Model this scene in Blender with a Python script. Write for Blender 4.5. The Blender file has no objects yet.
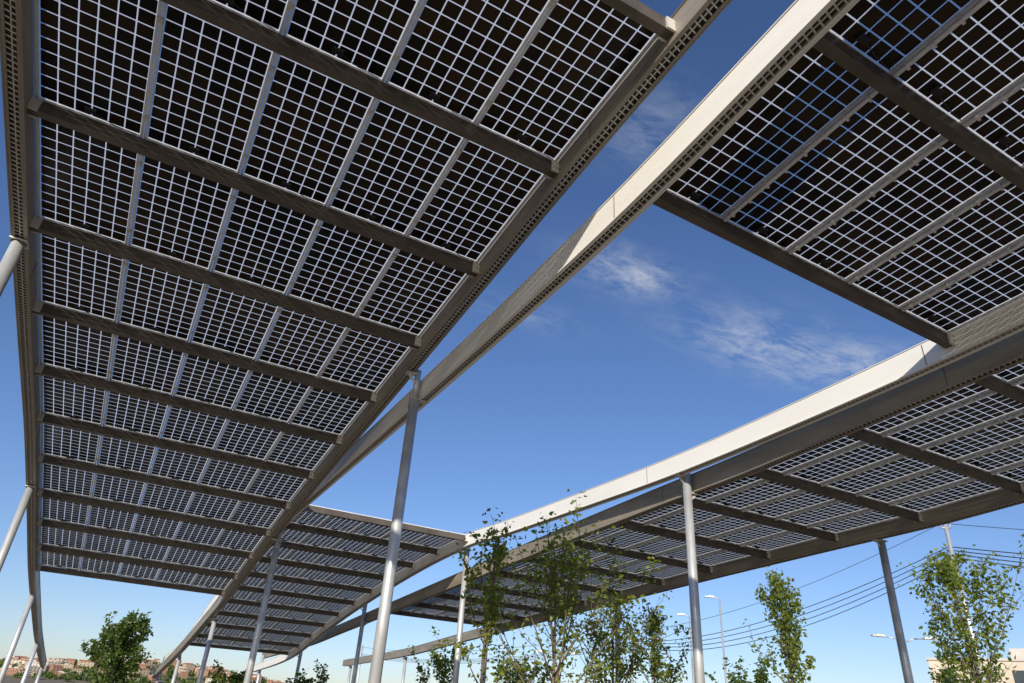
import bpy, math, random
from mathutils import Vector, Matrix
random.seed(7)
scene=bpy.context.scene
scene.view_settings.view_transform='Standard'
scene.view_settings.look='None'
scene.view_settings.exposure=0
W=5.2
CAMH=1.6
# ---------------------------------------------------------------- helpers
class MB:
    def __init__(s): s.v=[];s.f=[];s.uv=[]
    def quad(s,a,b,c,d,uv=None):
        n=len(s.v); s.v+=[tuple(a),tuple(b),tuple(c),tuple(d)]; s.f.append((n,n+1,n+2,n+3)); s.uv.append(uv)
    def box(s,x0,x1,y0,y1,z0,z1):
        n=len(s.v)
        s.v+=[(x0,y0,z0),(x1,y0,z0),(x1,y1,z0),(x0,y1,z0),(x0,y0,z1),(x1,y0,z1),(x1,y1,z1),(x0,y1,z1)]
        for q in [(0,3,2,1),(4,5,6,7),(0,1,5,4),(1,2,6,5),(2,3,7,6),(3,0,4,7)]:
            s.f.append(tuple(n+i for i in q)); s.uv.append(None)
    def bar(s,p0,p1,w,h,up=Vector((0,0,1))):
        p0=Vector(p0);p1=Vector(p1);d=(p1-p0).normalized()
        side=d.cross(up)
        if side.length<1e-4: side=d.cross(Vector((1,0,0)))
        side.normalize(); u=side.cross(d).normalized()
        n=len(s.v)
        for p in (p0,p1):
            for a,b in ((-1,-1),(1,-1),(1,1),(-1,1)):
                s.v.append(tuple(p+side*a*w/2+u*b*h/2))
        for q in [(0,1,2,3),(7,6,5,4),(0,4,5,1),(1,5,6,2),(2,6,7,3),(3,7,4,0)]:
            s.f.append(tuple(n+i for i in q)); s.uv.append(None)
    def sweep(s,sec,path):
        n=len(s.v);m=len(sec)
        for (px,py,pz) in path:
            for (a,b) in sec: s.v.append((px+a,py,pz+b))
        for i in range(len(path)-1):
            for j in range(m):
                k=(j+1)%m
                s.f.append((n+i*m+j,n+i*m+k,n+(i+1)*m+k,n+(i+1)*m+j)); s.uv.append(None)
        s.f.append(tuple(n+j for j in range(m))); s.uv.append(None)
        e=n+(len(path)-1)*m
        s.f.append(tuple(e+j for j in reversed(range(m)))); s.uv.append(None)
    def tube(s,pts,rad,seg=8):
        n=len(s.v);pts=[Vector(p) for p in pts]
        for i,p in enumerate(pts):
            d=(pts[min(i+1,len(pts)-1)]-pts[max(i-1,0)]).normalized()
            a=d.cross(Vector((0.31,0.95,0.05)))
            if a.length<0.1: a=d.cross(Vector((1,0,0)))
            a.normalize(); b=d.cross(a)
            for j in range(seg):
                t=2*math.pi*j/seg
                s.v.append(tuple(p+(a*math.cos(t)+b*math.sin(t))*rad[i]))
        for i in range(len(pts)-1):
            for j in range(seg):
                k=(j+1)%seg
                s.f.append((n+i*seg+j,n+i*seg+k,n+(i+1)*seg+k,n+(i+1)*seg+j)); s.uv.append(None)
        s.f.append(tuple(n+j for j in reversed(range(seg)))); s.uv.append(None)
        e=n+(len(pts)-1)*seg
        s.f.append(tuple(e+j for j in range(seg))); s.uv.append(None)
    def obj(s,name,mat,parent=None,smooth=False,loc=(0,0,0)):
        me=bpy.data.meshes.new(name); me.from_pydata(s.v,[],s.f)
        if any(u for u in s.uv):
            ul=me.uv_layers.new(name='UVMap'); i=0
            for fi,f in enumerate(s.f):
                u=s.uv[fi]
                for k in range(len(f)):
                    if u: ul.data[i].uv=u[k]
                    i+=1
        if smooth:
            for p in me.polygons: p.use_smooth=len(p.vertices)==4
        me.materials.append(mat)
        o=bpy.data.objects.new(name,me); scene.collection.objects.link(o)
        o.location=loc
        if parent: o.parent=parent
        return o
def empty(name,loc=(0,0,0)):
    e=bpy.data.objects.new(name,None); e.location=loc; scene.collection.objects.link(e); return e

def newmat(name):
    m=bpy.data.materials.new(name); m.use_nodes=True
    nt=m.node_tree; b=nt.nodes['Principled BSDF']; return m,nt,b
def N(nt,t,**kw):
    n=nt.nodes.new(t)
    for k,v in kw.items(): setattr(n,k,v)
    return n
def noisy(name,c1,c2,scale,rough=0.6,metal=0.0,bump=0.0,bscale=None,r2=None,stretch=None):
    m,nt,b=newmat(name); L=nt.links
    tc=N(nt,'ShaderNodeTexCoord'); src=tc.outputs['Object']
    if stretch:
        mp=N(nt,'ShaderNodeMapping'); mp.inputs['Scale'].default_value=stretch; L.new(src,mp.inputs[0]); src=mp.outputs[0]
    no=N(nt,'ShaderNodeTexNoise'); no.inputs['Scale'].default_value=scale; no.inputs['Detail'].default_value=4; no.inputs['Roughness'].default_value=0.65
    L.new(src,no.inputs['Vector'])
    cr=N(nt,'ShaderNodeValToRGB'); cr.color_ramp.elements[0].position=.32; cr.color_ramp.elements[1].position=.68
    cr.color_ramp.elements[0].color=(*c1,1); cr.color_ramp.elements[1].color=(*c2,1)
    L.new(no.outputs['Fac'],cr.inputs[0]); L.new(cr.outputs[0],b.inputs['Base Color'])
    b.inputs['Roughness'].default_value=rough; b.inputs['Metallic'].default_value=metal
    if r2 is not None:
        mr=N(nt,'ShaderNodeMapRange'); mr.inputs['From Min'].default_value=.3; mr.inputs['From Max'].default_value=.7
        mr.inputs['To Min'].default_value=rough; mr.inputs['To Max'].default_value=r2
        L.new(no.outputs['Fac'],mr.inputs[0]); L.new(mr.outputs[0],b.inputs['Roughness'])
    if bump:
        n2=N(nt,'ShaderNodeTexNoise'); n2.inputs['Scale'].default_value=bscale or scale*4; n2.inputs['Detail'].default_value=3
        L.new(src,n2.inputs['Vector'])
        bp=N(nt,'ShaderNodeBump'); bp.inputs['Strength'].default_value=bump; bp.inputs['Distance'].default_value=.02
        L.new(n2.outputs['Fac'],bp.inputs['Height']); L.new(bp.outputs[0],b.inputs['Normal'])
    return m
M_beam=noisy('painted_steel_cream',(.82,.79,.71),(.88,.85,.78),1.3,.4,0,0,30,.5,(1,.35,2.5))
M_galv=noisy('weathered_galvanised_beam',(.25,.215,.16),(.38,.33,.26),1.6,.45,.25,0,30,.55,(1,.4,2))
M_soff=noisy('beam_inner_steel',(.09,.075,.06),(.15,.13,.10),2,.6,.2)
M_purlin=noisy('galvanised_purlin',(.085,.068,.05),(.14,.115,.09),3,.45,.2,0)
M_alu=noisy('aluminium_frame',(.66,.66,.65),(.82,.82,.81),6,.35,.15,0)
M_post=noisy('galvanised_post',(.48,.48,.47),(.64,.64,.62),5,.33,.45,.03,60,.5,(1,1,.25))
M_zinc=noisy('zinc_lacing',(.58,.55,.48),(.70,.67,.60),8,.4,.2)
M_black=noisy('black_cable',(.015,.015,.015),(.03,.03,.03),8,.5)
M_bark=noisy('bark',(.10,.075,.055),(.20,.16,.12),14,.9,0,.6,40,None,(1,1,.3))
M_wire=noisy('wire',(.03,.03,.03),(.05,.05,.05),3,.6)

# PV cells
M_pv,nt,b=newmat('bifacial_pv_glass'); L=nt.links
uv=N(nt,'ShaderNodeUVMap'); sep=N(nt,'ShaderNodeSeparateXYZ'); L.new(uv.outputs[0],sep.inputs[0])
def M(op,a,b_=None,c=None):
    n=N(nt,'ShaderNodeMath',operation=op)
    for i,x in enumerate((a,b_,c)):
        if x is None: continue
        if isinstance(x,(int,float)): n.inputs[i].default_value=x
        else: L.new(x,n.inputs[i])
    return n.outputs[0]
pu=M('PINGPONG',sep.outputs[0],.5)
pv=M('PINGPONG',sep.outputs[1],.5)
g1=M('LESS_THAN',M('MINIMUM',pu,pv),.040)
g2=M('LESS_THAN',M('ADD',pu,pv),.12)
gap=M('MAXIMUM',g1,g2)
tc=N(nt,'ShaderNodeTexCoord')
wn=N(nt,'ShaderNodeTexWhiteNoise',noise_dimensions='2D')
fl=N(nt,'ShaderNodeVectorMath',operation='FLOOR'); L.new(uv.outputs[0],fl.inputs[0]); L.new(fl.outputs[0],wn.inputs['Vector'])
no=N(nt,'ShaderNodeTexNoise'); no.inputs['Scale'].default_value=.5; no.inputs['Detail'].default_value=0; L.new(tc.outputs['Object'],no.inputs['Vector'])
mixf=M('ADD',M('MULTIPLY',wn.outputs['Value'],.25),M('MULTIPLY',no.outputs['Fac'],.75))
cr=N(nt,'ShaderNodeValToRGB'); L.new(mixf,cr.inputs[0])
cr.color_ramp.elements[0].position=.35; cr.color_ramp.elements[0].color=(.007,.0055,.0045,1)
cr.color_ramp.elements[1].position=.75; cr.color_ramp.elements[1].color=(.052,.032,.016,1)
L.new(cr.outputs[0],b.inputs['Base Color']); b.inputs['Roughness'].default_value=.3
b.inputs['Specular IOR Level'].default_value=.15
tr=N(nt,'ShaderNodeBsdfTransparent'); tr.inputs[0].default_value=(.85,.88,.88,1)
tl=N(nt,'ShaderNodeBsdfTranslucent'); tl.inputs[0].default_value=(.95,.92,.85,1)
m1=N(nt,'ShaderNodeMixShader'); m1.inputs[0].default_value=.70; L.new(tr.outputs[0],m1.inputs[1]); L.new(tl.outputs[0],m1.inputs[2])
m2=N(nt,'ShaderNodeMixShader'); L.new(gap,m2.inputs[0]); L.new(b.outputs[0],m2.inputs[1]); L.new(m1.outputs[0],m2.inputs[2])
L.new(m2.outputs[0],nt.nodes['Material Output'].inputs['Surface'])

def leafmat(name,ca,cb,cc):
    m,nt,b=newmat(name); L=nt.links
    g=N(nt,'ShaderNodeNewGeometry'); cr=N(nt,'ShaderNodeValToRGB')
    cr.color_ramp.elements[0].color=(*ca,1); cr.color_ramp.elements[1].color=(*cc,1)
    e=cr.color_ramp.elements.new(.5); e.color=(*cb,1)
    L.new(g.outputs['Random Per Island'],cr.inputs[0]); L.new(cr.outputs[0],b.inputs['Base Color'])
    b.inputs['Roughness'].default_value=.45
    t=N(nt,'ShaderNodeBsdfTranslucent'); mx=N(nt,'ShaderNodeMixShader'); mx.inputs[0].default_value=.42
    hs=N(nt,'ShaderNodeHueSaturation'); hs.inputs['Value'].default_value=2.2; hs.inputs['Saturation'].default_value=1.1
    L.new(cr.outputs[0],hs.inputs['Color']); L.new(hs.outputs[0],t.inputs[0])
    L.new(b.outputs[0],mx.inputs[1]); L.new(t.outputs[0],mx.inputs[2]); L.new(mx.outputs[0],nt.nodes['Material Output'].inputs['Surface'])
    return m
M_leaf=leafmat('spring_leaves',(.08,.12,.018),(.16,.20,.025),(.25,.27,.04))
M_leaf2=leafmat('green_leaves',(.05,.08,.015),(.09,.14,.025),(.13,.18,.03))

# ---------------------------------------------------------------- profiles (height of beam soffit above eye level, in bay widths)
def interp(tab):
    def f(s):
        u=s/W
        if u<=tab[0][0]: return tab[0][1]*W+CAMH
        for i in range(len(tab)-1):
            x0,y0=tab[i]; x1,y1=tab[i+1]
            if u<=x1:
                def sl(j):
                    if j<=0: return (tab[1][1]-tab[0][1])/(tab[1][0]-tab[0][0])
                    if j>=len(tab)-1: return (tab[-1][1]-tab[-2][1])/(tab[-1][0]-tab[-2][0])
                    return (tab[j+1][1]-tab[j-1][1])/(tab[j+1][0]-tab[j-1][0])
                h=x1-x0;t=(u-x0)/h;m0=sl(i)*h;m1=sl(i+1)*h
                y=(2*t**3-3*t*t+1)*y0+(t**3-2*t*t+t)*m0+(-2*t**3+3*t*t)*y1+(t**3-t*t)*m1
                return y*W+CAMH
        return tab[-1][1]*W+CAMH
    return f
pA=interp([(-2,1.02),(-.5,1.08),(.3,1.085),(.6,1.074),(1.0,1.038),(1.33,.998),(1.75,.948),(2.2,.898),(2.94,.82),(3.8,.70),(4.75,.56),(6,.42),(7,.32),(9.2,.16)])
pB=lambda s: pA(s)-.04
pC=interp([(-2,1.0),(-.5,.97),(.32,.915),(.8,.870),(1.3,.852),(1.8,.845),(2.3,.84),(3.1,.835),(3.5,.83),(4.2,.79),(5.3,.68),(6.2,.56),(7.34,.39),(9.2,.3)])
pD=interp([(-2,1.0),(-.5,.95),(.32,.88),(.8,.838),(1.3,.812),(1.79,.798),(2.3,.80),(3.1,.812),(3.5,.825),(4.2,.79),(5.3,.68),(6.2,.56),(7.34,.39),(9.2,.3)])
pE=interp([(-2,.99),(.05,.86),(.84,.80),(1.2,.775),(1.54,.752),(2.0,.735),(2.81,.70),(3.8,.65),(5.0,.59),(6,.54),(7,.49),(9.2,.45)])
BD=.34; BW=.15

def beam(parent,x0,prof,s0,s1,name,mat,BD=.34):
    """built-up beam: two lipped channels laced across the soffit; x0 = left face"""
    n=int((s1-s0)/.5); P=[(x0,s0+(s1-s0)*i/n,prof(s0+(s1-s0)*i/n)) for i in range(n+1)]
    mb=MB(); t=.010; lip=.028
    secL=[(0,0),(lip,0),(lip,t),(t,t),(t,BD-t),(lip,BD-t),(lip,BD),(0,BD)]
    secR=[(BW-a,z) for a,z in reversed(secL)]
    mb.sweep(secL,P); mb.sweep(secR,P)
    mb.sweep([(-.012,BD+.003),(BW+.012,BD+.003),(BW+.012,BD+.012),(-.012,BD+.012)],P)
    mb.sweep([(-.018,-.003),(-.002,-.003),(-.002,.012),(-.018,.012)],P)
    mb.sweep([(BW+.002,-.003),(BW+.018,-.003),(BW+.018,.012),(BW+.002,.012)],P)
    mb.obj(name,mat,parent)
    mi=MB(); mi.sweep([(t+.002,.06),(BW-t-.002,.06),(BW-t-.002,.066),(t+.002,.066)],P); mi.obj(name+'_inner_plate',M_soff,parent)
    m2=MB(); y=s0+.1
    while y<s1:
        z=prof(y); m2.bar((x0+t+.002,y,z+.014),(x0+BW-t-.002,y+.03,z+.014),.014,.008); y+=.07
    m2.sweep([(BW*.5-.006,.020),(BW*.5+.006,.020),(BW*.5+.006,.027),(BW*.5-.006,.027)],P)
    m2.obj(name+'_lacing',M_zinc,parent)
    m3=MB(); y=s0+2.9
    while y<s1:
        z=prof(y)
        for xx in (x0-.003,x0+BW+.003):
            m3.bar((xx,y-.004,z+BD*.5),(xx,y+.004,z+BD*.5),.004,BD*.9)
        y+=5.7
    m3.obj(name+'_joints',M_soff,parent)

def bay(parent,xa,xb,pl,pr,s0,rows,pitch,rails=False):
    """panel field between inner beam faces xa..xb"""
    pur=MB(); fr=MB(); pv=MB(); jb=MB(); cl=MB(); cb=MB(); rl=MB()
    for k in range(rows+1):
        s=s0+k*pitch; zl=pl(s)+.12; zr=pr(s)+.12
        for (a,w,h) in ((0,.10,.012),(.138,.10,.012)):
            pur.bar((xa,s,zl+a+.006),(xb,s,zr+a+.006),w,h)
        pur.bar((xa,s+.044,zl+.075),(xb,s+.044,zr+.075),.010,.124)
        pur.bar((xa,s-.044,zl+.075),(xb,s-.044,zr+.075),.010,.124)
        for x,z in ((xa+.05,zl),(xb-.05,zr)):
            cl.box(x-.048,x+.048,s-.075,s-.052,z-.01,z+.14)
            cl.box(x-.048,x+.048,s+.052,s+.075,z-.01,z+.14)
    n=5; mw=(xb-xa-.04)/n
    def P(x,s,dz):
        f=(x-xa)/(xb-xa)
        k=min(rows-1,max(0,int((s-s0)/pitch))); a=s0+k*pitch; b_=a+pitch; g=(s-a)/pitch
        zl=pl(a)*(1-g)+pl(b_)*g; zr=pr(a)*(1-g)+pr(b_)*g
        return Vector((x,s,zl*(1-f)+zr*f+dz))
    for k in range(rows):
        a=s0+k*pitch+.02; b_=a+pitch-.04
        for i in range(n):
            x0=xa+.02+i*mw+.006; x1=x0+mw-.012
            fw=.026; zt=.305
            fr.bar(P(x0+fw/2,a,.292),P(x0+fw/2,b_,.292),fw,.04)
            fr.bar(P(x1-fw/2,a,.292),P(x1-fw/2,b_,.292),fw,.04)
            fr.bar(P(x0+fw+.001,a+fw/2,.292),P(x1-fw-.001,a+fw/2,.292),fw,.038)
            fr.bar(P(x0+fw+.001,b_-fw/2,.292),P(x1-fw-.001,b_-fw/2,.292),fw,.038)
            ux=.13
            U0=i*7+.0-ux; U1=i*7+6+ux; V0=k*13-ux; V1=k*13+12+ux
            pv.quad(P(x0+.01,a+.01,zt),P(x1-.01,a+.01,zt),P(x1-.01,b_-.01,zt),P(x0+.01,b_-.01,zt),[(U0,V0),(U1,V0),(U1,V1),(U0,V1)])
            xc=(x0+x1)/2+random.uniform(-.01,.01)
            q=P(xc,b_-.12,.285); jb.box(q.x-.055,q.x+.055,q.y-.035,q.y+.035,q.z-.012,q.z+.012)
            q2=P(x1-.06,b_-.06,.26); 
            cb.tube([q,(q.x*.5+q2.x*.5,q.y+.04,q.z-.035-random.random()*.02),q2],[.005]*3,4)
            if i<n-1:
                if rails:
                    rl.tube([P(x1+.006,a+.05,.242),P(x1+.006,b_-.05,.242)],[.022,.022],8)
                    for j in range(8):
                        q=P(x1+.006,a+.16+j*(b_-a-.32)/7,.243); rl.box(q.x-.03,q.x+.03,q.y-.011,q.y+.011,q.z-.028,q.z+.028)
                else:
                    for g in (.18,.82):
                        q=P(x1+.006,a+(b_-a)*g,.266); cl.box(q.x-.03,q.x+.03,q.y-.03,q.y+.03,q.z-.008,q.z+.008)
    pur.obj('purlins',M_purlin,parent); fr.obj('module_frames',M_alu,parent); pv.obj('solar_modules',M_pv,parent)
    jb.obj('junction_boxes',M_black,parent); cl.obj('clamps',M_zinc,parent); cb.obj('leads',M_black,parent)
    if rails: rl.obj('conduits',M_alu,parent)

XA,XB=-2.26,3.04; XC,XD=3.50,8.36; XE,XF=8.88,13.80
S0,S1=-1.9*W,9.1*W
c1=empty('solar_canopy'); beam(c1,XA-BW,pA,S0,S1,'edge_beam',M_galv); beam(c1,XB,pB,S0,S1,'edge_beam_2',M_galv); 
pit=.383*W
bay(c1,XA,XB,pA,pB,.598*W,11,pit)
c2=empty('solar_canopy'); beam(c2,XC-BW,pC,S0,S1,'edge_beam',M_beam); beam(c2,XD,pD,S0,S1,'edge_beam_2',M_beam)
bay(c2,XC,XD,pC,pD,.785*W-6*pit,6,pit,True); 
c2b=empty('solar_canopy'); bay(c2b,XC,XD,pC,pD,3.5*W,10,pit)
c3=empty('solar_canopy'); beam(c3,XE-BW,pE,S0,S1,'edge_beam',M_galv); beam(c3,XF,pE,S0,S1,'edge_beam_2',M_galv)
bay(c3,XE,XF,pE,pE,(.055+.3815)*W,12,.3815*W,True)

# ---------------------------------------------------------------- posts
def post(x,y,tops,r=.085,under=False):
    """round hollow-section post; 'under' = head stops below the lower beam with a slim stub rising to the upper one"""
    if len(tops)==1: zt=tops[0][1]-.02
    elif under: zt=min(t[1] for t in tops)-.03
    else: zt=max(t[1] for t in tops)+.10
    mb=MB(); e=empty('support_post',(x,y,0))
    mb.tube([(0,0,.03),(0,0,zt)],[r*1.0,r*.92],20)
    if under: mb.tube([(0,0,zt+.01),(0,0,max(t[1] for t in tops)+.06)],[.05,.05],14)
    mb.obj('shaft',M_post,e,True)
    m=MB(); m.box(-.2,.2,-.2,.2,.0,.03)
    for a in (-1,1):
        for b_ in (-1,1): m.tube([(a*.15,b_*.15,.03),(a*.15,b_*.15,.08)],[.018,.018],6)
    if len(tops)==1: m.box(-.10,.10,-.10,.10,zt,zt+.018)
    for (bx,bz) in tops:
        dx=bx-x
        if abs(dx)>.03:
            sg=1 if dx>0 else -1
            m.box(min(sg*.03,dx+sg*.05),max(sg*.03,dx+sg*.05),-.06,.06,bz-.024,bz-.008)
            if bz-.2>zt or not under: m.bar((sg*.04,0,bz-.16),(dx,0,bz-.03),.012,.04)
    m.tube([(0,0,zt),(0,0,zt+.012)],[r*1.05,r*1.05],20)
    m.obj('bracket',M_zinc,e)
hb=BW/2
for u in (-1.7,.02,1.78,3.5,5.3,7.1,8.9):
    y=u*W
    post(XA-hb,y,[(XA-hb,pA(y))])
for u in (-1.7,1.85,3.62,5.34,7.1,8.9):
    y=u*W
    post(3.27,y,[(XB+hb,pB(y)),(XC-hb,pC(y))],under=True)
for u in (-1.7,.02,1.79,3.6,5.34,7.1,8.9):
    y=u*W
    post((XD+XE)/2,y,[(XD+hb,pD(y)),(XE-hb,pE(y))])
for u in (-1.7,.0,1.79,3.6,5.34,7.1,8.9):
    y=u*W
    post(XF+BW+.10,y,[(XF+hb,pE(y))])

# ---------------------------------------------------------------- trees
def tree(x,y,h,cr,leafn,leafsz,mat,trunk0=.35,name='young_tree',upright=.75,nb=16,seed=1,tr=.05):
    R=random.Random(seed); e=empty(name,(x,y,0)); wood=MB(); lf=MB()
    pts=[Vector((0,0,0))]; n=9
    for i in range(1,n+1):
        pts.append(Vector((pts[-1].x+R.uniform(-.04,.04)*h/5,pts[-1].y+R.uniform(-.04,.04)*h/5,h*.93*i/n)))
    wood.tube(pts,[tr*(1-i/n)**.8+.006 for i in range(n+1)],8)
    def at(f):
        f=min(.999,f)*n; i=int(f); return pts[i].lerp(pts[min(n,i+1)],f-i)
    twigs=[]
    for b_ in range(nb):
        f=trunk0+(1-trunk0)*((b_+R.random()*.8)/nb)
        p=at(f); az=b_*2.4+R.uniform(-.5,.5)
        prof_=math.sin(math.pi*min(1,(f-trunk0)/(1-trunk0)*.75+.22))
        ln=cr*prof_*R.uniform(.55,1.35)
        d=Vector((math.cos(az),math.sin(az),upright*R.uniform(.7,2.0))).normalized()
        q=[p]; 
        L_=ln/max(.35,math.hypot(d.x,d.y)) if upright<1 else ln*1.4
        L_=min(L_,(h*1.04-p.z)/max(.1,d.z))
        m=5
        for j in range(m):
            d=(d+Vector((R.uniform(-.15,.15),R.uniform(-.15,.15),.12))).normalized()
            q.append(q[-1]+d*L_/m)
        r0=tr*(1-f)*.45+.006
        wood.tube(q,[r0*(1-j/(m+.5))+.002 for j in range(m+1)],5)
        twigs.append((q,.07))
        for s_ in range(R.randint(3,6)):
            j=R.randint(1,m); a=q[j]
            dd=(d+Vector((R.uniform(-1,1),R.uniform(-1,1),R.uniform(-.2,.6)))).normalized()
            l2=L_*R.uniform(.18,.42)
            q2=[a,a+dd*l2*.5,a+dd*l2+Vector((0,0,l2*.12))]
            wood.tube(q2,[r0*.4+.002,r0*.25+.002,.002],4); twigs.append((q2,.06))
    twigs.append((pts[int(n*.7):],.07))
    wts=[sum((t[0][i+1]-t[0][i]).length for i in range(len(t[0])-1))*R.uniform(.15,1.8) for t in twigs]
    for _ in range(leafn):
        t,sp=R.choices(twigs,wts)[0]
        i=R.randint(0,len(t)-2); f=R.random()
        if R.random()<.35: i=len(t)-2; f=R.uniform(.5,1)
        sp2=sp*cr*.9
        p=t[i].lerp(t[i+1],f)+Vector((R.gauss(0,sp2),R.gauss(0,sp2),R.gauss(0,sp2)))
        if p.z<h*trunk0*.7: continue
        a=Vector((R.gauss(0,1),R.gauss(0,1),R.gauss(0,.7)-.2)).normalized(); c=a.cross(Vector((R.gauss(0,1),R.gauss(0,1),R.gauss(0,1)))).normalized()
        z=leafsz*R.uniform(.6,1.3); nn=a.cross(c)*z*.12
        k=len(lf.v)
        lf.v+=[tuple(p),tuple(p+a*z*.45+c*z*.3+nn),tuple(p+a*z),tuple(p+a*z*.45-c*z*.3+nn)]
        lf.f.append((k,k+1,k+2)); lf.f.append((k,k+2,k+3)); lf.uv+= [None,None]
    wood.obj('trunk_and_limbs',M_bark,e,True); lf.obj('leaves',mat,e)
tree(5.9,11.6,4.95,.75,1100,.10,M_leaf,seed=3,nb=13,upright=1.7,tr=.045)
tree(7.05,11.3,4.5,1.6,2500,.10,M_leaf,seed=4,nb=24,upright=1.1,tr=.045,trunk0=.22)
tree(9.3,12.6,3.9,1.3,1900,.10,M_leaf,seed=5,nb=20,upright=1.0,tr=.045,trunk0=.25)
tree(11.9,14.6,4.4,1.1,1900,.10,M_leaf,seed=15,nb=16,upright=1.0,tr=.045,trunk0=.3)
tree(18.8,16.2,6.5,1.25,3200,.13,M_leaf,seed=8,nb=22,upright=1.1,trunk0=.25)
tree(19.3,10.9,6.3,1.8,3800,.13,M_leaf,seed=12,nb=26,upright=1.0,trunk0=.2)
tree(1.1,45,4.9,1.7,4600,.22,M_leaf2,seed=21,nb=24,upright=.8,tr=.12,trunk0=.15,name='park_tree')
tree(12.6,28.5,3.7,1.2,1400,.16,M_leaf,seed=31,nb=14,upright=.9,trunk0=.3)
tree(8.2,33,2.4,1.2,1200,.16,M_leaf2,seed=33,nb=14,upright=.9,trunk0=.3)
tree(14.8,26,3.3,1.3,1300,.16,M_leaf,seed=35,nb=14,upright=.9,trunk0=.3)
tree(6,38,2.4,1.5,1200,.2,M_leaf2,seed=36,nb=14,upright=.9,trunk0=.2)
tree(25,24,3.6,1.4,1600,.2,M_leaf2,seed=37,nb=14,upright=.9,trunk0=.2)
tree(34,20,4.3,1.6,1800,.2,M_leaf2,seed=38,nb=14,upright=.9,trunk0=.2)

# ---------------------------------------------------------------- street lamps, poles, wires
def lamp(x,y,h,arms,rot=0,al=1.0):
    e=empty('street_lamp',(x,y,0)); e.rotation_euler=(0,0,rot)
    m=MB(); m.tube([(0,0,0),(0,0,.5),(0,0,.52),(0,0,h)],[.11,.11,.075,.05],10)
    hd=MB()
    for a in arms:
        m.tube([(0,0,h-.12),(a*al*.5,0,h+.05),(a*al,0,h+.08)],[.03,.028,.025],6)
        hd.bar((a*al,0,h+.09),(a*(al+.6),0,h+.11),.24,.06); hd.bar((a*(al+.05),0,h+.14),(a*(al+.4),0,h+.155),.16,.05)
    m.obj('pole',M_post,e,True); hd.obj('lamp_head',M_zinc,e)
lamp(33,33.4,9,(-1,),-.6,.3)
lamp(37,40.6,9,(-1,),-.6,.3)
lamp(33.5,22,6.1,(-1,1),-.55,.9)
lamp(24,38,5.2,(-1,1),-.55,.7)
def upole(x,y,h):
    e=empty('utility_pole',(x,y,0)); m=MB()
    m.tube([(0,0,0),(0,0,h)],[.14,.07],10)
    m.bar((-.2,.12,h-.5),(.2,-.12,h-.5),.05,.05)
    for f in (-1,1): m.tube([(.18*f,-.1*f,h-.47),(.18*f,-.1*f,h-.3)],[.03,.025],6)
    m.obj('shaft',M_post,e,True)
upole(30.5,17.1,10.5); upole(37.6,48,8.8); upole(52,3,11.5); upole(30,95,9)
wn_=MB()
def wire(a,b_,sag,r=.016):
    a=Vector(a);b_=Vector(b_); pts=[]
    for i in range(21):
        t=i/20; p=a.lerp(b_,t); p.z-=sag*4*t*(1-t); pts.append(p)
    wn_.tube(pts,[r]*21,4)
for i,dz in enumerate((-.3,-1.3,-1.45,-1.6,-1.75)):
    o=(.05*(i-2))
    wire((30.5+o,17.1-o*.6,10.5+dz),(37.6+o,48-o*.6,8.8+dz*.8),.9+.15*i,.014 if i<1 else .022)
    wire((30.5+o,17.1-o*.6,10.5+dz),(52+o,3-o*.6,11.5+dz),.6+.1*i,.014 if i<1 else .022)
    wire((37.6+o,48-o*.6,8.8+dz*.8),(30+o,95,9+dz*.8),1)
wn_.obj('overhead_wires',M_wire)

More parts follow.
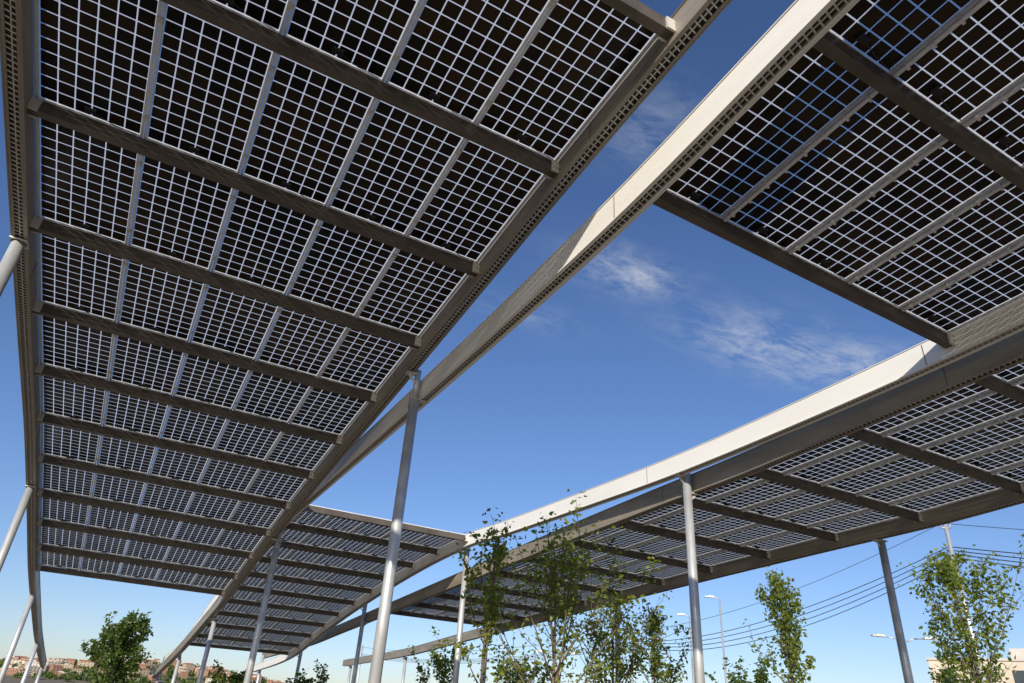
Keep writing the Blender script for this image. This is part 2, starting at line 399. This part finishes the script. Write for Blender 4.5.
# ---------------------------------------------------------------- buildings
M_wall=noisy('plaster_wall',(.40,.31,.21),(.48,.38,.27),.6,.85)
M_pale=noisy('pale_render_wall',(.55,.47,.36),(.64,.56,.44),.6,.85)
M_brickw=noisy('brick_wall',(.30,.15,.09),(.38,.21,.13),2,.85)
M_glass=noisy('window_glass',(.03,.04,.05),(.06,.07,.08),1,.15)
M_roof=noisy('roof_tile',(.36,.14,.07),(.44,.20,.10),2,.85)
M_tr=noisy('stone_trim',(.5,.46,.4),(.58,.54,.47),2,.8)
def building(x,y,w,d,h,rot,wm,storeys,name,nw,pitched=False,z0=0):
    e=empty(name,(x,y,z0)); e.rotation_euler=(0,0,rot)
    m=MB(); m.box(-w/2,w/2,-d/2,d/2,-3,h); m.obj('walls',wm,e)
    r=MB()
    if pitched:
        r.v+=[(-w/2-.3,-d/2-.3,h+.002),(w/2+.3,-d/2-.3,h+.002),(w/2+.3,d/2+.3,h+.002),(-w/2-.3,d/2+.3,h+.002),(-w/2-.3,0,h+d*.16),(w/2+.3,0,h+d*.16)]
        for f in [(0,1,5,4),(2,3,4,5),(0,4,3),(1,2,5),(0,3,2,1)]: r.f.append(f); r.uv.append(None)
        r.obj('roof',M_roof,e)
    else:
        r.box(-w/2-.15,w/2+.15,-d/2-.15,d/2+.15,h+.002,h+.25); r.box(-w*.2,w*.05,-d*.2,d*.2,h+.25,h+1.6); r.obj('roof',M_tr,e)
    g=MB(); t=MB(); sh=h/storeys
    for k in range(storeys):
        z=k*sh+sh*.32
        for i in range(nw):
            cx=-w/2+w*(i+.5)/nw
            for sgn in (-1,1):
                yy=sgn*d/2
                g.box(cx-w/nw*.18,cx+w/nw*.18,min(yy,yy+sgn*.04),max(yy,yy+sgn*.04),z,z+sh*.42)
                t.box(cx-w/nw*.24,cx+w/nw*.24,min(yy,yy+sgn*.14),max(yy,yy+sgn*.14),z-.14,z-.02)
        for sgn in (-1,1):
            for i in range(max(2,nw//2)):
                cy=-d/2+d*(i+.5)/max(2,nw//2); xx=sgn*w/2
                g.box(min(xx,xx+sgn*.04),max(xx,xx+sgn*.04),cy-.5,cy+.5,z,z+sh*.42)
    g.box(-.6,.6,-d/2-.06,-d/2-.045,0,2.2)
    g.obj('windows_and_door',M_glass,e); t.obj('sills',M_tr,e)
building(92,42,26,12,10.2,math.radians(-62),M_pale,3,'apartment_building',8,False)

R=random.Random(4)
def gh(x,y):
    hgt=0
    for (cx,cy,sx,sy,hh) in ((-90,1500,170,330,27),(190,1560,200,330,44),(60,1400,80,200,7),(700,2100,500,400,30),(-600,1700,300,400,35)):
        hgt+=hh*math.exp(-((x-cx)/sx)**2-((y-cy)/sy)**2)
    return hgt+1.2*math.sin(x*.03)*math.sin(y*.02)*min(1,max(0,(y-700)/500))
gs=MB(); xs=[-9000,-5000,-3000,-2000]+[-1500+40*i for i in range(76)]+[2000,3000,5000,9000]
ys=[-9000,-4000,-1500,-600,-200,-60,0,60,150,300,500]+[700+40*i for i in range(46)]+[3000,5000,9000]
for y in ys:
    for x in xs: gs.v.append((x,y,gh(x,y)))
nx=len(xs)
for j in range(len(ys)-1):
    for i in range(nx-1):
        gs.f.append((j*nx+i,j*nx+i+1,(j+1)*nx+i+1,(j+1)*nx+i)); gs.uv.append(None)
M_ground=noisy('dry_park_ground',(.13,.11,.07),(.22,.18,.12),.25,.95,0,.3,6)
gs.obj('ground',M_ground,None,True)
pv_=MB(); pv_.quad((-12,-14,.006),(22,-14,.006),(22,60,.006),(-12,60,.006))
M_pave=noisy('concrete_paving',(.19,.16,.125),(.26,.225,.18),.8,.9,0,.2,20)
pv_.obj('paved_plaza',M_pave)
for i in range(200):
    if i<85: x=R.uniform(-260,-30)
    else: x=R.uniform(-40,420)
    y=R.uniform(1160,1540)
    st=R.randint(2,4); w=R.uniform(8,22)
    building(x,y,w,R.uniform(9,13),st*2.8,R.uniform(-.6,.6),R.choice([M_wall,M_brickw,M_wall,M_pale,M_brickw]),st,'hillside_house',R.randint(3,5),R.random()<.6,gh(x,y)-.8)
dt=MB()
for i in range(520):
    x=R.uniform(-300,480); y=R.uniform(1120,1600); o=gh(x,y); rr=R.uniform(3,6.0)
    for j in range(40):
        p=Vector((x+R.gauss(0,rr*.6),y+R.gauss(0,rr*.5),o+rr*.7+R.gauss(0,rr*.4)))
        a=Vector((R.gauss(0,1),R.gauss(0,1),R.gauss(0,1))).normalized()*rr*.35; c=a.cross(Vector((R.gauss(0,1),R.gauss(0,1),R.gauss(0,1)))).normalized()*rr*.3
        dt.quad(p-a,p-c,p+a,p+c)
dt.obj('distant_trees',M_leaf2)

# ---------------------------------------------------------------- sun & sky
el=math.radians(22); sx,sy=-.60,-.80
sd=Vector((sx*math.cos(el),sy*math.cos(el),math.sin(el))).normalized()
sun=bpy.data.lights.new('sun','SUN'); sun.energy=5.0; sun.angle=math.radians(.5); sun.color=(1,.93,.82)
so=bpy.data.objects.new('sun',sun); scene.collection.objects.link(so); so.rotation_euler=sd.to_track_quat('Z','Y').to_euler(); so.location=(0,0,50)
w=bpy.data.worlds.new('World'); scene.world=w; w.use_nodes=True; nt=w.node_tree; L=nt.links
bg=nt.nodes['Background']; sk=N(nt,'ShaderNodeTexSky'); sk.sky_type='NISHITA'; sk.sun_disc=False
sk.sun_elevation=el; sk.sun_rotation=math.atan2(sx,sy); sk.air_density=1.0; sk.dust_density=0.45; sk.ozone_density=2.8
bg.inputs['Strength'].default_value=.118
hs=N(nt,'ShaderNodeHueSaturation'); hs.inputs['Saturation'].default_value=1.08; L.new(sk.outputs[0],hs.inputs['Color'])
tint=N(nt,'ShaderNodeMixRGB',blend_type='MULTIPLY'); tint.inputs[0].default_value=1; tint.inputs[2].default_value=(.94,.94,1.13,1); L.new(hs.outputs[0],tint.inputs[1])
tc=N(nt,'ShaderNodeTexCoord'); sep=N(nt,'ShaderNodeSeparateXYZ'); L.new(tc.outputs['Generated'],sep.inputs[0])
zc=M('MAXIMUM',sep.outputs[2],.05)
px=M('DIVIDE',sep.outputs[0],zc); py=M('DIVIDE',sep.outputs[1],zc)
cmb=N(nt,'ShaderNodeCombineXYZ'); L.new(px,cmb.inputs[0]); L.new(py,cmb.inputs[1])
mp=N(nt,'ShaderNodeMapping'); mp.inputs['Rotation'].default_value=(0,0,math.radians(20)); mp.inputs['Scale'].default_value=(3.0,6.0,1); L.new(cmb.outputs[0],mp.inputs[0])
no=N(nt,'ShaderNodeTexNoise'); no.inputs['Scale'].default_value=1.9; no.inputs['Detail'].default_value=10; no.inputs['Roughness'].default_value=.70; no.inputs['Distortion'].default_value=.4
L.new(mp.outputs[0],no.inputs['Vector'])
wisps=None
for (cx,cy,rx,ry,am) in ((1.50,1.20,.30,.13,1.0),(.90,1.13,.15,.08,1.0),(.64,.72,.07,.09,.5),(.80,1.45,.14,.07,.35),(1.75,1.13,.25,.12,.8)):
    dx=M('DIVIDE',M('SUBTRACT',px,cx),rx); dy=M('DIVIDE',M('SUBTRACT',py,cy),ry)
    r2=M('ADD',M('MULTIPLY',dx,dx),M('MULTIPLY',dy,dy))
    g=M('MULTIPLY',M('EXPONENT',M('MULTIPLY',r2,-1.0)),am)
    wisps=g if wisps is None else M('MAXIMUM',wisps,g)
mr=N(nt,'ShaderNodeMapRange'); mr.inputs['From Min'].default_value=.40; mr.inputs['From Max'].default_value=.78; L.new(no.outputs['Fac'],mr.inputs[0])
cf=M('MINIMUM',M('MULTIPLY',M('MULTIPLY',mr.outputs[0],wisps),1.0),.6)
mx=N(nt,'ShaderNodeMixRGB'); mx.inputs[2].default_value=(5.4,5.7,6.2,1)
L.new(cf,mx.inputs[0]); L.new(tint.outputs[0],mx.inputs[1]); L.new(mx.outputs[0],bg.inputs['Color'])

# ---------------------------------------------------------------- camera
cam=bpy.data.cameras.new('camera'); co=bpy.data.objects.new('camera',cam); scene.collection.objects.link(co)
cam.sensor_width=36; cam.lens=24.0; cam.clip_end=30000; cam.clip_start=.05
f=Vector((.400,.778,.484)).normalized(); r=Vector((.872,-.4857,.0603)); r=(r-f*r.dot(f)).normalized(); u=r.cross(f)
mt=Matrix(((r.x,u.x,-f.x,0),(r.y,u.y,-f.y,0),(r.z,u.z,-f.z,CAMH),(0,0,0,1)))
co.matrix_world=mt
scene.camera=co
